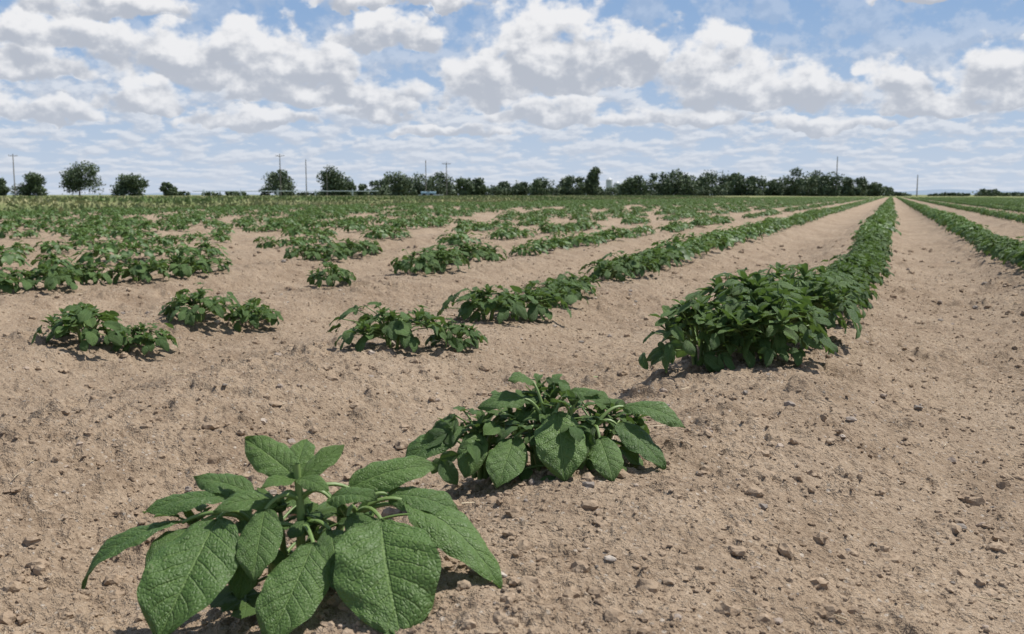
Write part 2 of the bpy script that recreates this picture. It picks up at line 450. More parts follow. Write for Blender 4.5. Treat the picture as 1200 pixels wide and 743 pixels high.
scatter_rocks('soil_clods', 6500, 2, 0.0022, 0.012, M_CLOD, 5, 9, 1.7, 0.05, 3.4)
scatter_rocks('soil_crumbs', 26000, 1, 0.0011, 0.0040, M_CLOD, 6, 6, 1.5, 0.2, 2)
scatter_rocks('pebbles', 1100, 2, 0.0016, 0.0085, M_PEB, 7, 7, 1.6, 0.1, 3.4)

mb = MB(); rng = np.random.default_rng(8)
for i in range(170):
    az = math.radians(rng.uniform(-10, 54)); r = 0.6+5*rng.random()**1.6
    x, y = -math.sin(az)*r, math.cos(az)*r
    a = rng.uniform(0, 3.14); L = rng.uniform(0.008, 0.035)
    xs = np.array([x-math.cos(a)*L/2, x, x+math.cos(a)*L/2]); ys = np.array([y-math.sin(a)*L/2, y+rng.uniform(-.002, .002), y+math.sin(a)*L/2])
    z = height(xs, ys)+0.002
    tube(mb, np.stack([xs, ys, np.full(3, z.max())], 1), 0.0008, 0.0005, 4, rng.random(), 0)
M_STRAW, nt, p, _ = new_mat('dry_straw')
tn = nt.node('ShaderNodeAttribute', attribute_name='tint').outputs['Fac']
nt.link(nt.mix(tn, (0.30, 0.22, 0.13), (0.60, 0.50, 0.34)), p.inputs['Base Color'])
add_obj('straw_litter', mb.mesh('straw_litter', [M_STRAW]))

# ------------------------------------------------------------------ hero plants
LF = lambda r, a, z: RGT*r+FWD*a+UP*z
def hero_leaf(mb, b, t, W, rng, nfac, stem=None, droop=0.9, fold=0.2, cup=0.2, tint=0.5, twist=0.0, res=(30, 20), zmin=0.004):
    B = LF(*b); T = LF(*t); ch = T-B; L = np.linalg.norm(ch); d = ch/L
    s = norm(np.cross(d, LF(*nfac))); n = np.cross(s, d)
    hd = droop*0.5
    d0 = math.cos(hd)*d+math.sin(hd)*n; n0 = -math.sin(hd)*d+math.cos(hd)*n
    leaf(mb, B, d0, n0, L*(1+droop*droop*0.05), W, rng, droop, fold, cup, res[0], res[1], tint, zmin, twist)
    if stem is not None:
        S = LF(*stem); tt = np.linspace(0, 1, 8)[:, None]
        c = (S+B)/2+UP*0.018
        pts = (1-tt)**2*S+2*tt*(1-tt)*c+tt**2*B
        tube(mb, pts, 0.0028, 0.0017, 6, 0.6)

def place_plant(name, me, x, y, rot=0, sc=1.0, dz=-0.002, sz=None):
    o = add_obj(name, me)
    g = np.array([-.05, 0, .05]); hx, hy = np.meshgrid(x+g, y+g)
    o.location = (x, y, float(np.median(height(hx.ravel(), hy.ravel())))+dz)
    o.rotation_euler = (0, 0, rot); o.scale = (sc, sc, sz or sc)
    return o

mb = MB(); rng = np.random.default_rng(101)
n_fr = (0, -1, 0.75)
S0 = (0.0, 0.0, 0.06); S1 = (0.0, 0.0, 0.09)
tube(mb, [LF(0, 0, -0.03), LF(0.0, 0, 0.03), LF(0.001, 0, 0.08), LF(-0.002, 0, 0.126)], 0.0055, 0.0035, 8, 0.8)
tube(mb, [LF(0.01, 0.0, -0.03), LF(0.03, 0, 0.03), LF(0.055, 0, 0.07), LF(0.065, 0, 0.09)], 0.005, 0.003, 8, 0.8)
tube(mb, [LF(-0.01, 0.0, -0.03), LF(-0.03, 0, 0.035), LF(-0.05, 0, 0.065), LF(-0.07, 0, 0.085)], 0.005, 0.003, 8, 0.8)
SR = (0.055, 0, 0.075); SL = (-0.05, 0, 0.07)
hl = lambda *a, **k: hero_leaf(mb, *a, rng=rng, **k)
hl((-0.072, -0.03, 0.080), (-0.082, -0.128, 0.000), 0.078, nfac=n_fr, stem=SL, droop=0.6, tint=0.42, cup=.1)
hl((-0.026, -0.03, 0.090), (-0.022, -0.085, 0.040), 0.040, nfac=n_fr, stem=S1, droop=0.5, tint=0.6)
hl((0.024, -0.055, 0.066), (0.008, -0.133, -0.002), 0.056, nfac=n_fr, stem=S0, droop=0.5, tint=0.6)
hl((0.084, -0.035, 0.082), (0.106, -0.132, 0.002), 0.094, nfac=n_fr, stem=SR, droop=0.6, tint=0.62, cup=.1)
hl((0.105, 0.0, 0.088), (0.192, -0.055, 0.014), 0.054, nfac=(0.5, -0.4, 0.8), stem=SR, droop=0.9, tint=0.75)
hl((0.085, 0.01, 0.092), (0.155, 0.0, 0.072), 0.042, nfac=(0.1, -0.35, 1), stem=SR, droop=0.8, tint=0.5)
hl((-0.11, -0.015, 0.072), (-0.188, -0.05, 0.012), 0.042, nfac=(-0.4, -0.2, 1), stem=SL, droop=1.1, tint=0.3, fold=.4)
hl((-0.07, 0.01, 0.090), (-0.150, 0.0, 0.074), 0.038, nfac=(-0.1, -0.25, 1), stem=SL, droop=0.6, tint=0.4)
hl((-0.05, 0.02, 0.090), (-0.115, 0.035, 0.094), 0.034, nfac=(-0.1, -0.4, 1), stem=SL, droop=0.7, tint=0.5)
hl((-0.002, 0.0, 0.112), (-0.058, 0.03, 0.142), 0.038, nfac=(-0.2, -0.8, 1), stem=None, droop=0.5, tint=0.85)
hl((0.002, 0.0, 0.112), (0.042, 0.03, 0.134), 0.022, nfac=(0.4, -0.6, 1), stem=None, droop=0.5, tint=0.9)
hl((-0.002, 0.0, 0.114), (-0.005, 0.05, 0.136), 0.028, nfac=(0, -0.8, 1), stem=None, droop=0.5, tint=0.9)
hl((0.0, -0.002, 0.112), (0.035, -0.03, 0.106), 0.020, nfac=(0, -.5, 1), stem=None, droop=0.6, tint=0.9)
hl((-0.004, -0.002, 0.112), (-0.030, -0.03, 0.110), 0.018, nfac=(0, -.5, 1), stem=None, droop=0.6, tint=0.95)
hl((0.045, 0.02, 0.096), (0.130, 0.045, 0.106), 0.042, nfac=(-0.2, -0.7, 1), stem=S1, droop=0.8, tint=0.8)
hl((0.03, 0.0, 0.092), (0.078, -0.035, 0.094), 0.030, nfac=(0.1, -0.6, 1), stem=S1, droop=0.8, tint=0.7)
hl((-0.02, -0.005, 0.09), (-0.075, -0.035, 0.090), 0.028, nfac=(-0.1, -0.6, 1), stem=S1, droop=0.8, tint=0.6)
hl((0.05, -0.02, 0.08), (0.10, -0.06, 0.06), 0.034, nfac=(0.2, -0.6, 1), stem=SR, droop=0.7, tint=0.35)
hl((-0.10, -0.01, 0.066), (-0.13, -0.075, 0.035), 0.036, nfac=(-0.3, -0.7, 1), stem=SL, droop=0.8, tint=0.3)
hl((0.12, 0.005, 0.078), (0.162, -0.055, 0.040), 0.040, nfac=(0.2, -0.7, 1), stem=SR, droop=0.8, tint=0.3)
hl((0.035, -0.03, 0.07), (0.060, -0.09, 0.03), 0.036, nfac=n_fr, stem=S0, droop=0.6, tint=0.25)
hl((-0.04, -0.02, 0.06), (-0.045, -0.08, 0.02), 0.034, nfac=n_fr, stem=S0, droop=0.6, tint=0.2)
gen_plant(mb, 77, 0.13, 0.125, 3, 6, 0.046, 14, 8, offset=tuple((LF(0.035, 0.05, 0))[:2]), emin=0.05)
gen_plant(mb, 79, 0.13, 0.115, 3, 6, 0.046, 14, 8, offset=tuple((LF(-0.045, 0.04, 0))[:2]), emin=0.05)
gen_plant(mb, 78, 0.10, 0.125, 2, 5, 0.040, 14, 8, offset=tuple((LF(-0.01, 0.0, 0))[:2]), emin=0.2, pairs=0)
place_plant('potato_plant', mb.mesh('potato_plant_hero', PM), -0.526, 0.805, dz=0.009)

mb = MB(); rng = np.random.default_rng(202)
S = (0.0, 0.0, 0.06); SA = (-0.06, 0.0, 0.05); SB = (0.06, 0.0, 0.06)
hl((0.012, -0.015, 0.085), (0.014, -0.085, 0.012), 0.066, nfac=n_fr, stem=S, droop=0.6, tint=0.85)
hl((-0.045, -0.03, 0.055), (-0.062, -0.095, 0.006), 0.050, nfac=n_fr, stem=S, droop=0.6, tint=0.65)
hl((-0.09, -0.02, 0.06), (-0.105, -0.07, 0.012), 0.038, nfac=n_fr, stem=SA, droop=0.6, tint=0.7)
hl((-0.11, 0.0, 0.062), (-0.180, -0.04, 0.010), 0.046, nfac=(-.3, -.6, 1), stem=SA, droop=0.9, tint=0.4)
hl((0.065, -0.03, 0.055), (0.078, -0.085, 0.012), 0.042, nfac=n_fr, stem=SB, droop=0.6, tint=0.7)
hl((0.09, 0.0, 0.066), (0.145, -0.035, 0.012), 0.044, nfac=(.3, -.6, 1), stem=SB, droop=0.8, tint=0.3)
hl((0.10, 0.02, 0.086), (0.180, 0.0, 0.062), 0.040, nfac=(.2, -.5, 1), stem=SB, droop=0.9, tint=0.6)
hl((-0.03, 0.0, 0.10), (-0.09, -0.01, 0.085), 0.036, nfac=(-.1, -.5, 1), stem=S, droop=0.8, tint=0.55)
hl((-0.02, 0.02, 0.12), (-0.055, 0.0, 0.125), 0.028, nfac=(-.1, -.5, 1), stem=S, droop=0.8, tint=0.7)
hl((0.03, 0.0, 0.110), (0.08, -0.02, 0.095), 0.030, nfac=(.1, -.5, 1), stem=S, droop=0.8, tint=0.7)
gen_plant(mb, 12, 0.135, 0.160, 4, 7, 0.044, 12, 8, emin=0.15)
dome_plant(mb, 13, 0.085, 0.092, 26, 0.040, 12, 8, offset=tuple(LF(-0.09, 0.02, 0)[:2]), ntop=4)
dome_plant(mb, 15, 0.080, 0.092, 26, 0.042, 12, 8, offset=tuple(LF(0.07, 0.04, 0)[:2]), ntop=4)
dome_plant(mb, 16, 0.085, 0.118, 20, 0.042, 12, 8, offset=tuple(LF(-0.01, 0.05, 0)[:2]), ntop=5)
place_plant('potato_plant', mb.mesh('potato_plant_second', PM), -0.408, 1.21)

# ------------------------------------------------------------------ plant prototypes
HI = []; BIG = []
for i in range(6):
    mb = MB(); dome_plant(mb, 300+i, 0.122, 0.090+0.011*(i % 3), 48, 0.049, 10, 6, ntop=7)
    HI.append(mb.mesh('potato_leaves_low', PM))
for i in range(4):
    mb = MB(); dome_plant(mb, 400+i, 0.125, 0.160+0.012*(i % 2), 80, 0.054, 12, 6, ntop=11, wr=.52, tl=1.05)
    BIG.append(mb.mesh('potato_leaves_tall', PM))

rng = np.random.default_rng(55)
near = [
 (-0.365, 2.08, .95, 1), (-0.23, 2.16, 1.0, 1), (-0.31, 2.34, 1.12, 1), (-0.19, 2.50, 1.02, 1), (-0.27, 2.70, .95, 1), (-0.17, 2.88, .88, 1), (-0.22, 3.10, .82, 1), (-.16, 3.32, .78, 1),
 (-1.11, 2.12, 1.05, 0), (-1.0, 2.24, .7, 0), (-1.10, 2.70, 1.05, 0), (-1.03, 2.86, .95, 0), (-1.08, 3.24, 1, 0), (-1.07, 3.44, .85, 0),
 (-1.12, 4.12, 1.0, 0), (-1.08, 4.34, 1.05, 0), (-1.13, 4.58, 1.05, 0), (-1.10, 4.84, 1.05, 0), (-1.11, 5.1, 1.05, 0),
 (-1.91, 1.97, 1.05, 0), (-1.82, 2.07, .75, 0), (-1.91, 2.42, 1.05, 0), (-1.82, 2.56, .85, 0), (-2.06, 3.42, .85, 0), (-2.06, 4.15, .95, 0), (-2.02, 4.32, 1, 0), (-2.1, 4.55, 1.05, 0), (-2.07, 4.78, 1, 0), (-2.05, 5.0, 1, 0),
 (-3.05, 2.72, 1.05, 0), (-2.97, 2.9, 1, 0), (-3.02, 3.12, 1, 0), (-2.95, 3.34, 1.05, 0), (-2.92, 3.56, 1.1, 0), (-2.95, 3.78, .9, 0),
 (-2.96, 4.65, .95, 0), (-2.94, 4.85, 1, 0), (-2.96, 5.1, 1, 0), (-2.96, 5.32, 1, 0),
]
y = 3.54
while y < 8: near.append((-0.15+min(.05, (y-3.5)*.04)+rng.uniform(-.025, .025), y, rng.uniform(.64, .78), 1)); y += rng.uniform(0.18, 0.25)
y = 3.7
while y < 9: near.append((0.66+rng.uniform(-.03, .03), y, rng.uniform(.9, 1.05), 0)); y += rng.uniform(0.2, 0.27)
for (x, y, s, k) in near:
    me = (BIG if k else HI)[rng.integers(0, 4 if k else 6)]
    place_plant('potato_plant', me, x, y, rng.uniform(0, 6.28), s)

mb = MB()
gen_plant(mb, 900, 0.03, 0.02, 1, 3, 0.014, 5, 4, pairs=0)
wm = mb.mesh('weed_seedling', PM)
for (x, y) in [(-0.64, 2.17), (-1.45, 2.65)]:
    place_plant('weed_seedling', wm, x, y)

# far crop: instanced collection ----------------------------------------
col = bpy.data.collections.new('potato_foliage')
for i in range(6):
    mb = MB()
    dome_plant(mb, 600+i, 0.116, 0.078+0.007*i, 36, 0.052, 4, 2, ntop=5, stems=False)
    o = bpy.data.objects.new('foliage_%d' % i, mb.mesh('potato_leaves_far', PMF)); col.objects.link(o)
P = []; ROT = []; SCL = []; PID = []
kmax = int((-EDGE-0.5)/ROWS)
for k in range(-13, kmax+1):
    X = ROW0-k*ROWS
    if k == 0: X = -0.10
    if k == -1: X = 0.67
    y = {0: 8.0, -1: 9.0, 1: 5.4, 2: 5.25, 3: 5.6}.get(k, 0.5)
    rowscale = 1.3 if k in (0,) else (1.2 if k == -1 else (1.15 if k == 1 else 1.0))
    while y < 150:
        az = math.degrees(math.atan2(-X, y)); r = math.hypot(X, y)
        if -18 < az < 62:
            gap = float(vnoise(np.array([X*3.1]), np.array([y*0.8]), 91)[0]) if k > 1 else 1
            if gap > -0.13 and rng.random() > (0.08 if k > 1 else 0.02):
                P.append((X+rng.uniform(-.03, .03), y, 0)); ROT.append(rng.uniform(0, 6.28)); SCL.append(rng.uniform(.8, 1.1)*rowscale); PID.append(rng.integers(0, 6))
        y += rng.uniform(0.18, 0.28) if y < 60 else rng.uniform(0.26, .38)
P = np.array(P); P[:, 2] = height(P[:, 0], P[:, 1])*1.0-0.006
me = bpy.data.meshes.new('potato_crop_rows'); me.vertices.add(len(P)); me.vertices.foreach_set('co', P.astype(np.float32).ravel())
a = me.attributes.new('rot', 'FLOAT_VECTOR', 'POINT'); rv = np.zeros((len(P), 3), np.float32); rv[:, 2] = ROT; a.data.foreach_set('vector', rv.ravel())
a = me.attributes.new('scl', 'FLOAT', 'POINT'); a.data.foreach_set('value', np.array(SCL, np.float32))
a = me.attributes.new('pid', 'INT', 'POINT'); a.data.foreach_set('value', np.array(PID, np.int32))
me.update()
crop = add_obj('potato_crop_rows', me)
ng = bpy.data.node_groups.new('crop_instances', 'GeometryNodeTree')
ng.interface.new_socket('Geometry', in_out='INPUT', socket_type='NodeSocketGeometry')
ng.interface.new_socket('Geometry', in_out='OUTPUT', socket_type='NodeSocketGeometry')
gi = ng.nodes.new('NodeGroupInput'); go = ng.nodes.new('NodeGroupOutput')
iop = ng.nodes.new('GeometryNodeInstanceOnPoints'); ci = ng.nodes.new('GeometryNodeCollectionInfo')
ci.inputs[0].default_value = col; ci.inputs['Separate Children'].default_value = True; ci.inputs['Reset Children'].default_value = True
def nattr(n, t):
    q = ng.nodes.new('GeometryNodeInputNamedAttribute'); q.data_type = t; q.inputs[0].default_value = n
    return [o for o in q.outputs if o.enabled][0]
L = ng.links.new
L(gi.outputs[0], iop.inputs['Points']); L(ci.outputs[0], iop.inputs['Instance']); iop.inputs['Pick Instance'].default_value = True
L(nattr('pid', 'INT'), iop.inputs['Instance Index']); L(nattr('rot', 'FLOAT_VECTOR'), iop.inputs['Rotation']); L(nattr('scl', 'FLOAT'), iop.inputs['Scale'])
L(iop.outputs[0], go.inputs[0])
md = crop.modifiers.new('instances', 'NODES'); md.node_group = ng

# ------------------------------------------------------------------ distant things
def at(px, dist):
    v = FWD*dist+RGT*((px-600)/1167*dist); return v[0], v[1]
M_TREE, nt, p, out = new_mat('tree_foliage')
tn = nt.node('ShaderNodeAttribute', attribute_name='tint').outputs['Fac']
nt.link(nt.mix(tn, (0.045, 0.070, 0.038), (0.13, 0.175, 0.080)), p.inputs['Base Color']); p.inputs['Roughness'].default_value = 0.7  # aerial haze put into these greens: lifted and greyed for distance
M_BARK, nt, p, _ = new_mat('bark')
n = nt.noise(nt.node('ShaderNodeTexCoord').outputs['Object'], 5, 3)
nt.link(nt.mix(n.outputs['Fac'], (0.06, 0.045, 0.035), (0.14, 0.11, 0.085)), p.inputs['Base Color'])
TM = [M_TREE, M_BARK]
def build_tree(mb, x, y, H, hw, rng, nleaf=1800, ls=0.5, slim=False, base=0.12, limbs=True):
    z0 = -0.1
    o = np.array([x, y, z0])
    tube(mb, [o, o+[0, 0, H*0.2], o+[hw*.05, 0, H*0.45], o+[0, 0, H*0.7]], 0.03*H, 0.008*H, 7, 0.5, 1)
    nl = 14 if slim else rng.integers(15, 21)
    C = []; R = []
    for i in range(nl):
        a = rng.uniform(0, 6.28); f = (0.12+0.76*i/nl) if slim else rng.uniform(base+0.12, 0.86)
        rad = hw*math.sin(math.pi*min(1, f*0.9+0.08))**0.6*rng.uniform(0.1, 0.78)*(0.6 if slim else 1)
        c = o+np.array([math.cos(a)*rad, math.sin(a)*rad, f*H])
        rr_ = hw*rng.uniform(0.24, 0.44)*(1.5 if slim else 1); rr_ = min(rr_, H*(1-f)+0.10*H)
        C.append(c); R.append(rr_)
        if limbs and i % 2 == 0:
            st = o+np.array([0, 0, H*rng.uniform(0.15, 0.4)])
            tube(mb, [st, (st+c)/2+[0, 0, .03*H], c], 0.010*H, 0.003*H, 5, 0.5, 1)
    C = np.array(C); R = np.array(R)
    k = rng.integers(0, nl, nleaf)
    v = rng.normal(size=(nleaf, 3)); v /= np.linalg.norm(v, axis=1)[:, None]
    rad = rng.random(nleaf)**0.4*(1+0.12*rng.normal(size=nleaf))
    P = C[k]+v*(R[k]*rad)[:, None]*np.array([1, 1, 0.85])
    P[:, 2] = np.maximum(P[:, 2], 0.15)
    a = rng.normal(size=(nleaf, 3)); a /= np.linalg.norm(a, axis=1)[:, None]
    b_ = np.cross(a, rng.normal(size=(nleaf, 3))); b_ /= np.linalg.norm(b_, axis=1)[:, None]
    s = ls*rng.uniform(0.5, 1.2, nleaf)[:, None]
    Q = np.stack([P-a*s*.6, P-b_*s*.42, P+a*s*.6, P+b_*s*.42], 1).reshape(-1, 3)
    F = np.arange(nleaf*4).reshape(-1, 4)
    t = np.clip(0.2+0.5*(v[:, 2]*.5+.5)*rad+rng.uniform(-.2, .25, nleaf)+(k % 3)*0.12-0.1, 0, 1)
    mb.V.append(Q); mb.F.append(F+mb.n); mb.UV.append(np.zeros((len(Q), 2))); mb.T.append(np.repeat(t, 4)); mb.M.append(np.zeros(nleaf)); mb.n += len(Q)
rng = np.random.default_rng(31)
D = 250.0
for (px, top, hwp, slim) in [(4, 210, 14, 0), (40, 202, 22, 0), (97, 191, 30, 0), (157, 203, 25, 0), (200, 212, 11, 0), (330, 200, 28, 0), (393, 195, 25, 0), (694, 194, 11, 1)]:
    d = D+rng.uniform(-8, 8); x, y = at(px, d)
    mb = MB(); build_tree(mb, 0, 0, (228-top)*d/1167+0.4, hwp*d/1167, rng, 4200, slim=bool(slim), base=-0.04)
    o = add_obj('deciduous_tree', mb.mesh('deciduous_tree', TM, False)); o.location = (x, y, 0)
mb = MB()
for (px, top, hwp) in [(425, 215, 9), (410, 213, 10), (448, 205, 15), (470, 202, 22), (492, 202, 22), (516, 203, 24), (545, 208, 16), (560, 208, 14), (590, 213, 15), (610, 213, 14), (628, 209, 20), (662, 207, 15), (676, 205, 17),
        (735, 208, 18), (748, 206, 18), (775, 202, 22), (800, 200, 24), (822, 205, 20), (843, 199, 26), (862, 204, 20), (882, 207, 20), (905, 210, 15), (930, 198, 25), (950, 199, 22), (968, 200, 22), (990, 206, 15), (1008, 208, 12), (1022, 214, 12)]:
    d = D+rng.uniform(-15, 25); x, y = at(px, d)
    build_tree(mb, x, y, (228-top)*d/1167+0.4, hwp*d/1167, rng, 2400, base=-0.05, limbs=False)
add_obj('distant_tree_line', mb.mesh('distant_tree_line', TM, False))
mb = MB()
px = 205
while px < 1210:
    d = D+rng.uniform(5, 40); x, y = at(px, d)
    dens = 0.35 if px < 430 else (1 if px < 1040 else 0.7)
    if rng.random() < dens:
        hpx = rng.uniform(8, 14) if px < 1040 else rng.uniform(2.5, 5.5)
        if px < 430: hpx = rng.uniform(4, 7)
        if px > 1140 and px < 1165: hpx = 8
        build_tree(mb, x, y, hpx*d/1167, rng.uniform(9, 15)*d/1167, rng, 500, 0.5, base=0.0, limbs=False)
    px += rng.uniform(5, 11)
add_obj('distant_hedgerow', mb.mesh('distant_hedgerow', TM, False))

def simple_mat(name, c, rough=0.8, metal=0, c2=None, sc=3):
    m, nt, p, _ = new_mat(name)
    n = nt.noise(nt.node('ShaderNodeTexCoord').outputs['Object'], sc, 4)
    nt.link(nt.mix(n.outputs['Fac'], c, c2 or tuple(v*0.8 for v in c)), p.inputs['Base Color'])
    p.inputs['Roughness'].default_value = rough; p.inputs['Metallic'].default_value = metal
    return m
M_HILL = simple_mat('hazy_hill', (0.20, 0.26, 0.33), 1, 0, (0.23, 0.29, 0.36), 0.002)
xs = np.linspace(-0.9, 0.75, 160); V = []
for t in xs:
    c = FWD*3600+RGT*3600*t
    hgt = max(0, (4+12*math.exp(-((t-0.45)/0.18)**2)) + 3*math.sin(t*31)+2*math.sin(t*71+1))
    V += [c+UP*-3, c+FWD*150+UP*hgt, c+FWD*400+UP*-3]
F = grid_faces(len(xs), 3)
add_obj('distant_hills', make_mesh('distant_hills', np.array(V), F, [M_HILL]))

M_POLE = simple_mat('weathered_wood', (0.20, 0.18, 0.16), 0.9)
M_WHITE = simple_mat('white_metal', (0.62, 0.64, 0.66), 0.5)
M_BLUE = simple_mat('pale_blue_paint', (0.25, 0.38, 0.45), 0.5)
M_RUB = simple_mat('rubber', (0.03, 0.03, 0.03), 0.9)
M_ALU = simple_mat('aluminium_pipe', (0.42, 0.50, 0.52), 0.5)
for (px, top, arm) in [(22, 181, 1), (331, 181, 1), (361, 187, 0), (385, 196, 0), (500, 188, 0), (524, 190, 1), (977, 184, 0), (1071, 205, 0)]:
    d = 240; x, y = at(px, d); H = (228-top)*d/1167+0.36
    mb = MB(); tube(mb, [[0, 0, -.3], [0, 0, H/2], [0, 0, H]], 0.14, 0.09, 8, .5, 0)
    if arm:
        a = RGT*1.0
        for zz in (H-0.5,):
            tube(mb, [-a+UP*zz, UP*zz, a+UP*zz], 0.06, 0.06, 6, .5, 0)
        for q in (-1, -.55, .55, 1):
            tube(mb, [a*q+UP*(H-0.5), a*q+UP*(H-0.35), a*q+UP*(H-0.2)], 0.05, 0.04, 6, .5, 0)
    o = add_obj('utility_pole', mb.mesh('utility_pole', [M_POLE])); o.location = (x, y, 0)

mb = MB()
p0 = np.array([*at(228, 205), 0.0]); p1 = np.array([*at(445, 205), 0.0]); dv = norm(p1-p0); Ltot = np.linalg.norm(p1-p0)
pv = np.array([-dv[1], dv[0], 0])
pts = [p0+dv*Ltot*i/40+UP*1.1 for i in range(41)]
tube(mb, pts, 0.07, 0.07, 8, .5, 0)
for i in range(5):
    c = p0+dv*Ltot*(i+.3)/5+UP*0.8
    th = np.linspace(0, 2*math.pi, 25)
    tube(mb, [c+pv*math.cos(t)*0.7+UP*math.sin(t)*0.7 for t in th], 0.03, 0.03, 5, .5, 0)
    for t in th[:-1:3]:
        tube(mb, [c, c+(pv*math.cos(t)+UP*math.sin(t))*.35, c+(pv*math.cos(t)+UP*math.sin(t))*.7], 0.02, 0.02, 4, .5, 0)
add_obj('irrigation_wheel_line', mb.mesh('irrigation_wheel_line', [M_ALU]))

def box(mb, c, hx, hy, hz, ax, mi):
    c = np.asarray(c, float); ay = np.cross(UP, ax)
    s = [(-1, -1, -1), (1, -1, -1), (1, 1, -1), (-1, 1, -1), (-1, -1, 1), (1, -1, 1), (1, 1, 1), (-1, 1, 1)]
    V = np.array([c+ax*hx*a+ay*hy*b_+UP*hz*e_ for a, b_, e_ in s])
    F = np.array([[0, 3, 2, 1], [4, 5, 6, 7], [0, 1, 5, 4], [1, 2, 6, 5], [2, 3, 7, 6], [3, 0, 4, 7]])
    mb.add(V, F, np.zeros((8, 2)), .5, mi)
def wheel(mb, c, r, w, ax, mi):
    V = []; n = 16; ay = np.cross(UP, ax)
    prof = [(-w, 0.05), (-w, .8*r), (-.7*w, r), (.7*w, r), (w, .8*r), (w, 0.05)]
    for i in range(n+1):
        t = 2*math.pi*i/n
        for (q, rr2) in prof: V.append(c+ay*q+(ax*math.cos(t)+UP*math.sin(t))*rr2)
    mb.add(np.array(V), grid_faces(n+1, len(prof)), np.zeros((len(V), 2)), .5, mi)
mb = MB(); x, y = at(503, 165); o = np.zeros(3)
T = [o+RGT*q+UP*0.65 for q in (-1.25, -1.2, -.8, 0, .8, 1.2, 1.25)]
tube(mb, T, 0.26, 0.26, 14, .5, 0)
box(mb, o+UP*0.36, 1.7, .4, .05, RGT, 1); box(mb, o+RGT*1.9+UP*0.38, .5, .05, .05, RGT, 1); box(mb, o+UP*.93, .2, .2, .05, RGT, 1)
for q in (-.7, .5):
    for s_ in (-1, 1): wheel(mb, o+RGT*q+FWD*.55*s_+UP*.30, .32, .1, RGT, 2)
o_ = add_obj('water_tank_trailer', mb.mesh('water_tank_trailer', [M_BLUE, M_WHITE, M_RUB], False)); o_.location = (x, y, -0.02)

def cyl(name, r, H, cone, mat, parent):
    mb = MB(); n = 20; V = []
    for i in range(n+1):
        t = 2*math.pi*i/n
        for rr2, z in ((r, 0), (r, H), (r*1.04, H), (0.05, H+cone)): V.append((rr2*math.cos(t), rr2*math.sin(t), z))
    mb.add(np.array(V), grid_faces(n+1, 4), np.zeros((len(V), 2)), .5, 0)
    return add_obj(name, mb.mesh(name, [mat], False), parent)
for (px, r, H) in [(713, 1.3, 6.3), (722, 1.2, 5.0)]:
    x, y = at(px, 400); e_ = bpy.data.objects.new('grain_silo', None); scene.collection.objects.link(e_); e_.location = (x, y, 0)
    cyl('silo_body', r, H, 0.9, M_WHITE, e_)
    for k in range(4):
        mb = MB(); th = np.linspace(0, 2*math.pi, 21)
        tube(mb, [(math.cos(t)*(r+.02), math.sin(t)*(r+.02), H*(k+.5)/4) for t in th], .05, .05, 4, .5, 0); add_obj('hoop_%d' % k, mb.mesh('hoop', [M_ALU]), e_)

M_GRASS, nt, p, _ = new_mat('verge_grass')
tn = nt.node('ShaderNodeAttribute', attribute_name='tint').outputs['Fac']
nt.link(nt.mix(tn, (0.12, 0.18, 0.05), (0.34, 0.32, 0.16)), p.inputs['Base Color']); p.inputs['Roughness'].default_value = .8
rng = np.random.default_rng(66); N = 60000
y = rng.uniform(4, 130, N); x = EDGE-0.2-rng.random(N)**1.6*26
z = height(x, y)
hgt = rng.uniform(.03, .10, N)*(1+.8*(vnoise(x*.4, y*.4, 5) > .15)); a = rng.uniform(0, 3.14, N); w = rng.uniform(.03, .1, N)
dx = np.cos(a)*w; dy = np.sin(a)*w; lx = rng.uniform(-.05, .05, N); ly = rng.uniform(-.05, .05, N)
Q = np.stack([np.stack([x-dx, y-dy, z-.01], 1), np.stack([x+dx, y+dy, z-.01], 1), np.stack([x+dx*.3+lx, y+dy*.3+ly, z+hgt], 1), np.stack([x-dx*.3+lx, y-dy*.3+ly, z+hgt*.8], 1)], 1).reshape(-1, 3)
tt = np.clip(vnoise(x*.15, y*.15, 8)+.5+rng.uniform(-.25, .25, N), 0, 1)
add_obj('grass_verge', make_mesh('grass_verge', Q, np.arange(N*4).reshape(-1, 4), [M_GRASS], False, attrs={'tint': np.repeat(tt, 4)}))

# ------------------------------------------------------------------ camera
cam = bpy.data.cameras.new('camera'); co = bpy.data.objects.new('camera', cam); scene.collection.objects.link(co)
cam.sensor_width = 36; cam.lens = 35.0; cam.clip_start = 0.02; cam.clip_end = 12000
co.location = (0, 0, CAMH)
co.rotation_euler = (math.radians(90-7.0), 0, YAW)
cam.dof.use_dof = True; cam.dof.focus_distance = 1.5; cam.dof.aperture_fstop = 14
scene.camera = co

# ------------------------------------------------------------------ light
sh = norm(RGT*0.92+FWD*0.38); EL = math.radians(60)
sd = sh*math.cos(EL)+UP*math.sin(EL)
sun = bpy.data.lights.new('sun', 'SUN'); sun.energy = 5.0; sun.angle = math.radians(0.5); sun.color = (1.0, 0.965, 0.90)
so = bpy.data.objects.new('sun', sun); scene.collection.objects.link(so)
so.rotation_euler = Vector(sd).to_track_quat('Z', 'Y').to_euler()

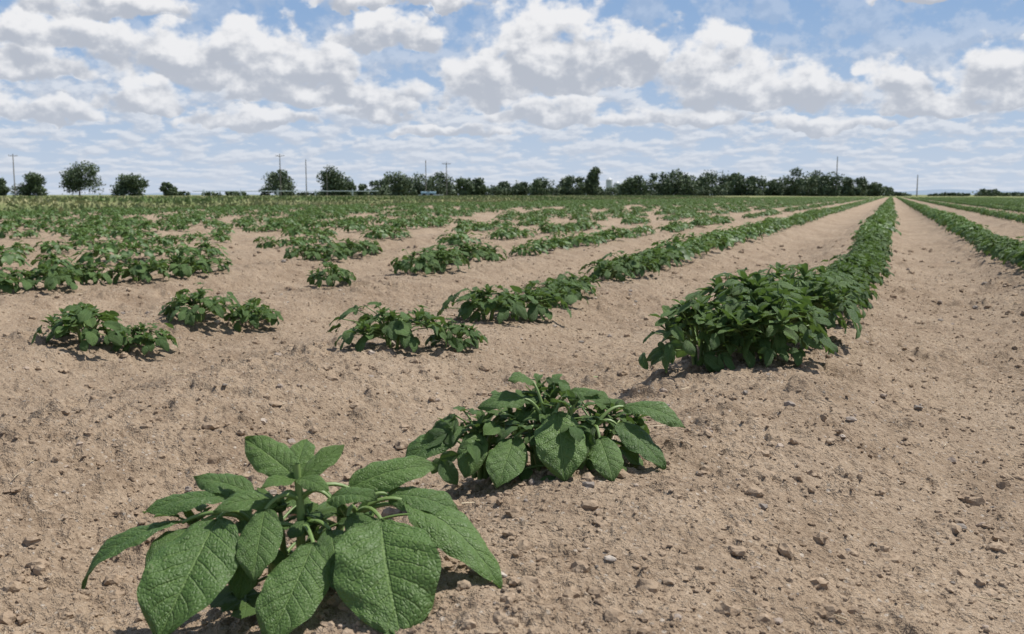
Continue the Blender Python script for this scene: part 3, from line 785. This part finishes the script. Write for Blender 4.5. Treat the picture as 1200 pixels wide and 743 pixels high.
# ------------------------------------------------------------------ sky with cumulus
w = bpy.data.worlds.new('World'); scene.world = w; w.use_nodes = True
nt = NT(w.node_tree); bgn = w.node_tree.nodes['Background']
sky = nt.node('ShaderNodeTexSky'); sky.sky_type = 'NISHITA'; sky.sun_disc = False
sky.sun_elevation = EL; sky.sun_rotation = math.atan2(sd[0], sd[1]); sky.air_density = 1.0; sky.dust_density = 0.6; sky.ozone_density = 2.0
tc = nt.node('ShaderNodeTexCoord'); sp = nt.node('ShaderNodeSeparateXYZ'); nt.link(tc.outputs['Generated'], sp.inputs[0])
X, Y, Z = sp.outputs
xr = nt.m('ADD', nt.m('MULTIPLY', X, CS), nt.m('MULTIPLY', Y, SN))
yf = nt.m('ADD', nt.m('MULTIPLY', X, -SN), nt.m('MULTIPLY', Y, CS))
az = nt.m('ARCTAN2', xr, yf); el = nt.m('ARCSINE', Z)
P0 = nt.comb(nt.m('MULTIPLY', az, 11.67), nt.m('MULTIPLY', el, 11.67), 0.0)
pvv = nt.vm('MULTIPLY', P0, (1.0, 1.35, 0.0))
wn = nt.noise(pvv, 1.7, 4, .52, dim='2D')
fb = nt.noise(pvv, 2.8, 6, .54, dim='2D')
fb2 = nt.noise(nt.vm('ADD', pvv, (0.06, 0.17, 0.0)), 2.8, 5, .54, dim='2D')
Pw = nt.vm('MULTIPLY_ADD', nt.vm('SUBTRACT', wn.outputs['Color'], (0.5, 0.5, 0.5)), (0.85, 0.42, 0.0), P0)
blobs = [(285, 90, 118, 66), (200, 78, 72, 42), (375, 92, 56, 42), (80, 56, 94, 38), (40, 88, 72, 32), (458, 55, 72, 36), (640, 90, 98, 86), (735, 88, 55, 58), (562, 114, 58, 46), (828, 108, 60, 78),
         (890, 118, 92, 42), (1042, 114, 44, 38), (1168, 106, 66, 55), (1100, 126, 100, 20), (175, 124, 46, 30), (385, 118, 110, 30), (445, 138, 54, 20), (640, 139, 70, 26), (470, 14, 110, 16), (1100, 7, 75, 10),
         (780, 142, 90, 20), (290, 146, 90, 18), (60, 138, 80, 22), (130, 18, 80, 24), (960, 150, 80, 16), (520, 158, 80, 14),
         (-190, 60, 150, 66), (1420, 80, 130, 66)]
sumf = None; sumv = None; mx = None
for (px, base, hw, hh) in blobs:
    a0 = math.atan((px-600)/1167); u0 = a0*11.67; v0 = math.atan((228-base)/1167*math.cos(a0))*11.67
    sx, sz = 100/hw, 100/hh
    Aq = nt.vm('MULTIPLY_ADD', Pw, (sx, sz, 0.0), (-u0*sx, -v0*sz, 0.0))
    Bq = nt.vm('MAXIMUM', Aq, nt.vm('MULTIPLY', Aq, (-1.0, -3.0, 0.0)))
    f = nt.m('SUBTRACT', 1.0, nt.vm('DOT_PRODUCT', Bq, Bq))
    fp = nt.m('MAXIMUM', f, 0.0)
    sumf = fp if sumf is None else nt.m('ADD', sumf, fp)
    sumv = nt.vm('MULTIPLY', Aq, fp) if sumv is None else nt.vm('MULTIPLY_ADD', Aq, fp, sumv)
    mx = f if mx is None else nt.m('MAXIMUM', mx, f)
ssv = nt.node('ShaderNodeSeparateXYZ'); nt.link(sumv, ssv.inputs[0])
mx = nt.m('MAXIMUM', mx, -1.0)
dens = nt.m('ADD', mx, nt.m('MULTIPLY', nt.m('SUBTRACT', fb.outputs['Fac'], 0.5), 2.4))
cov = nt.ss(dens, -0.15, 0.50)
dzn = nt.m('DIVIDE', ssv.outputs[1], nt.m('ADD', sumf, 0.02))
relief = nt.m('MULTIPLY', nt.m('SUBTRACT', fb.outputs['Fac'], fb2.outputs['Fac']), 2.2)
lit = nt.m('ADD', nt.m('ADD', nt.m('MULTIPLY', dzn, 1.2), 0.02), relief)
lit = nt.m('ADD', lit, nt.ss(dens, 0.7, 0.1, 0, 0.3))
ccol = nt.mix(nt.ss(lit, -0.15, 0.9), (0.47, 0.505, 0.575), (0.87, 0.87, 0.885))
lel = nt.m('LOGARITHM', nt.m('ADD', nt.m('MAXIMUM', el, 0.0), 0.026), math.e)
q = nt.comb(nt.m('MULTIPLY', az, 18.0), nt.m('MULTIPLY', lel, 4.2), 0.0)
l1 = nt.noise(q, 1.5, 6, .58, dim='2D')
l2 = nt.noise(nt.vm('ADD', q, (0.05, 0.18, 0.0)), 1.5, 5, .58, dim='2D')
lowcov = nt.m('MULTIPLY', nt.ss(l1.outputs['Fac'], 0.39, 0.56), nt.ss(el, 0.16, 0.08, 0.30, 0.88))
llit = nt.m('ADD', 0.5, nt.m('MULTIPLY', nt.m('SUBTRACT', l1.outputs['Fac'], l2.outputs['Fac']), 3.6))
lcol = nt.mix(nt.ss(llit, 0.1, 1.0), (0.52, 0.565, 0.65), (0.80, 0.815, 0.85))
S = 0.09
def scl(o):
    return nt.vm('MULTIPLY', o, (1/S, 1/S, 1/S))
grad = nt.mix(nt.ss(el, 0.0, 0.21), (0.43, 0.56, 0.76), (0.25, 0.41, 0.68))
blue = nt.mix(nt.ss(el, 0.9, 0.2, 0.0, 0.85), sky.outputs[0], scl(grad))
c = nt.mix(nt.m('MULTIPLY', lowcov, 0.9), blue, scl(lcol))
c = nt.mix(cov, c, scl(ccol))
haze = nt.m('MULTIPLY', nt.m('EXPONENT', nt.m('MULTIPLY', nt.m('MAXIMUM', el, 0.0), -18.0)), 0.72)
c = nt.mix(haze, c, tuple(v/S for v in (0.61, 0.675, 0.78)))
nt.link(c, bgn.inputs['Color']); bgn.inputs['Strength'].default_value = S
w.cycles.sampling_method = 'MANUAL'; w.cycles.sample_map_resolution = 512
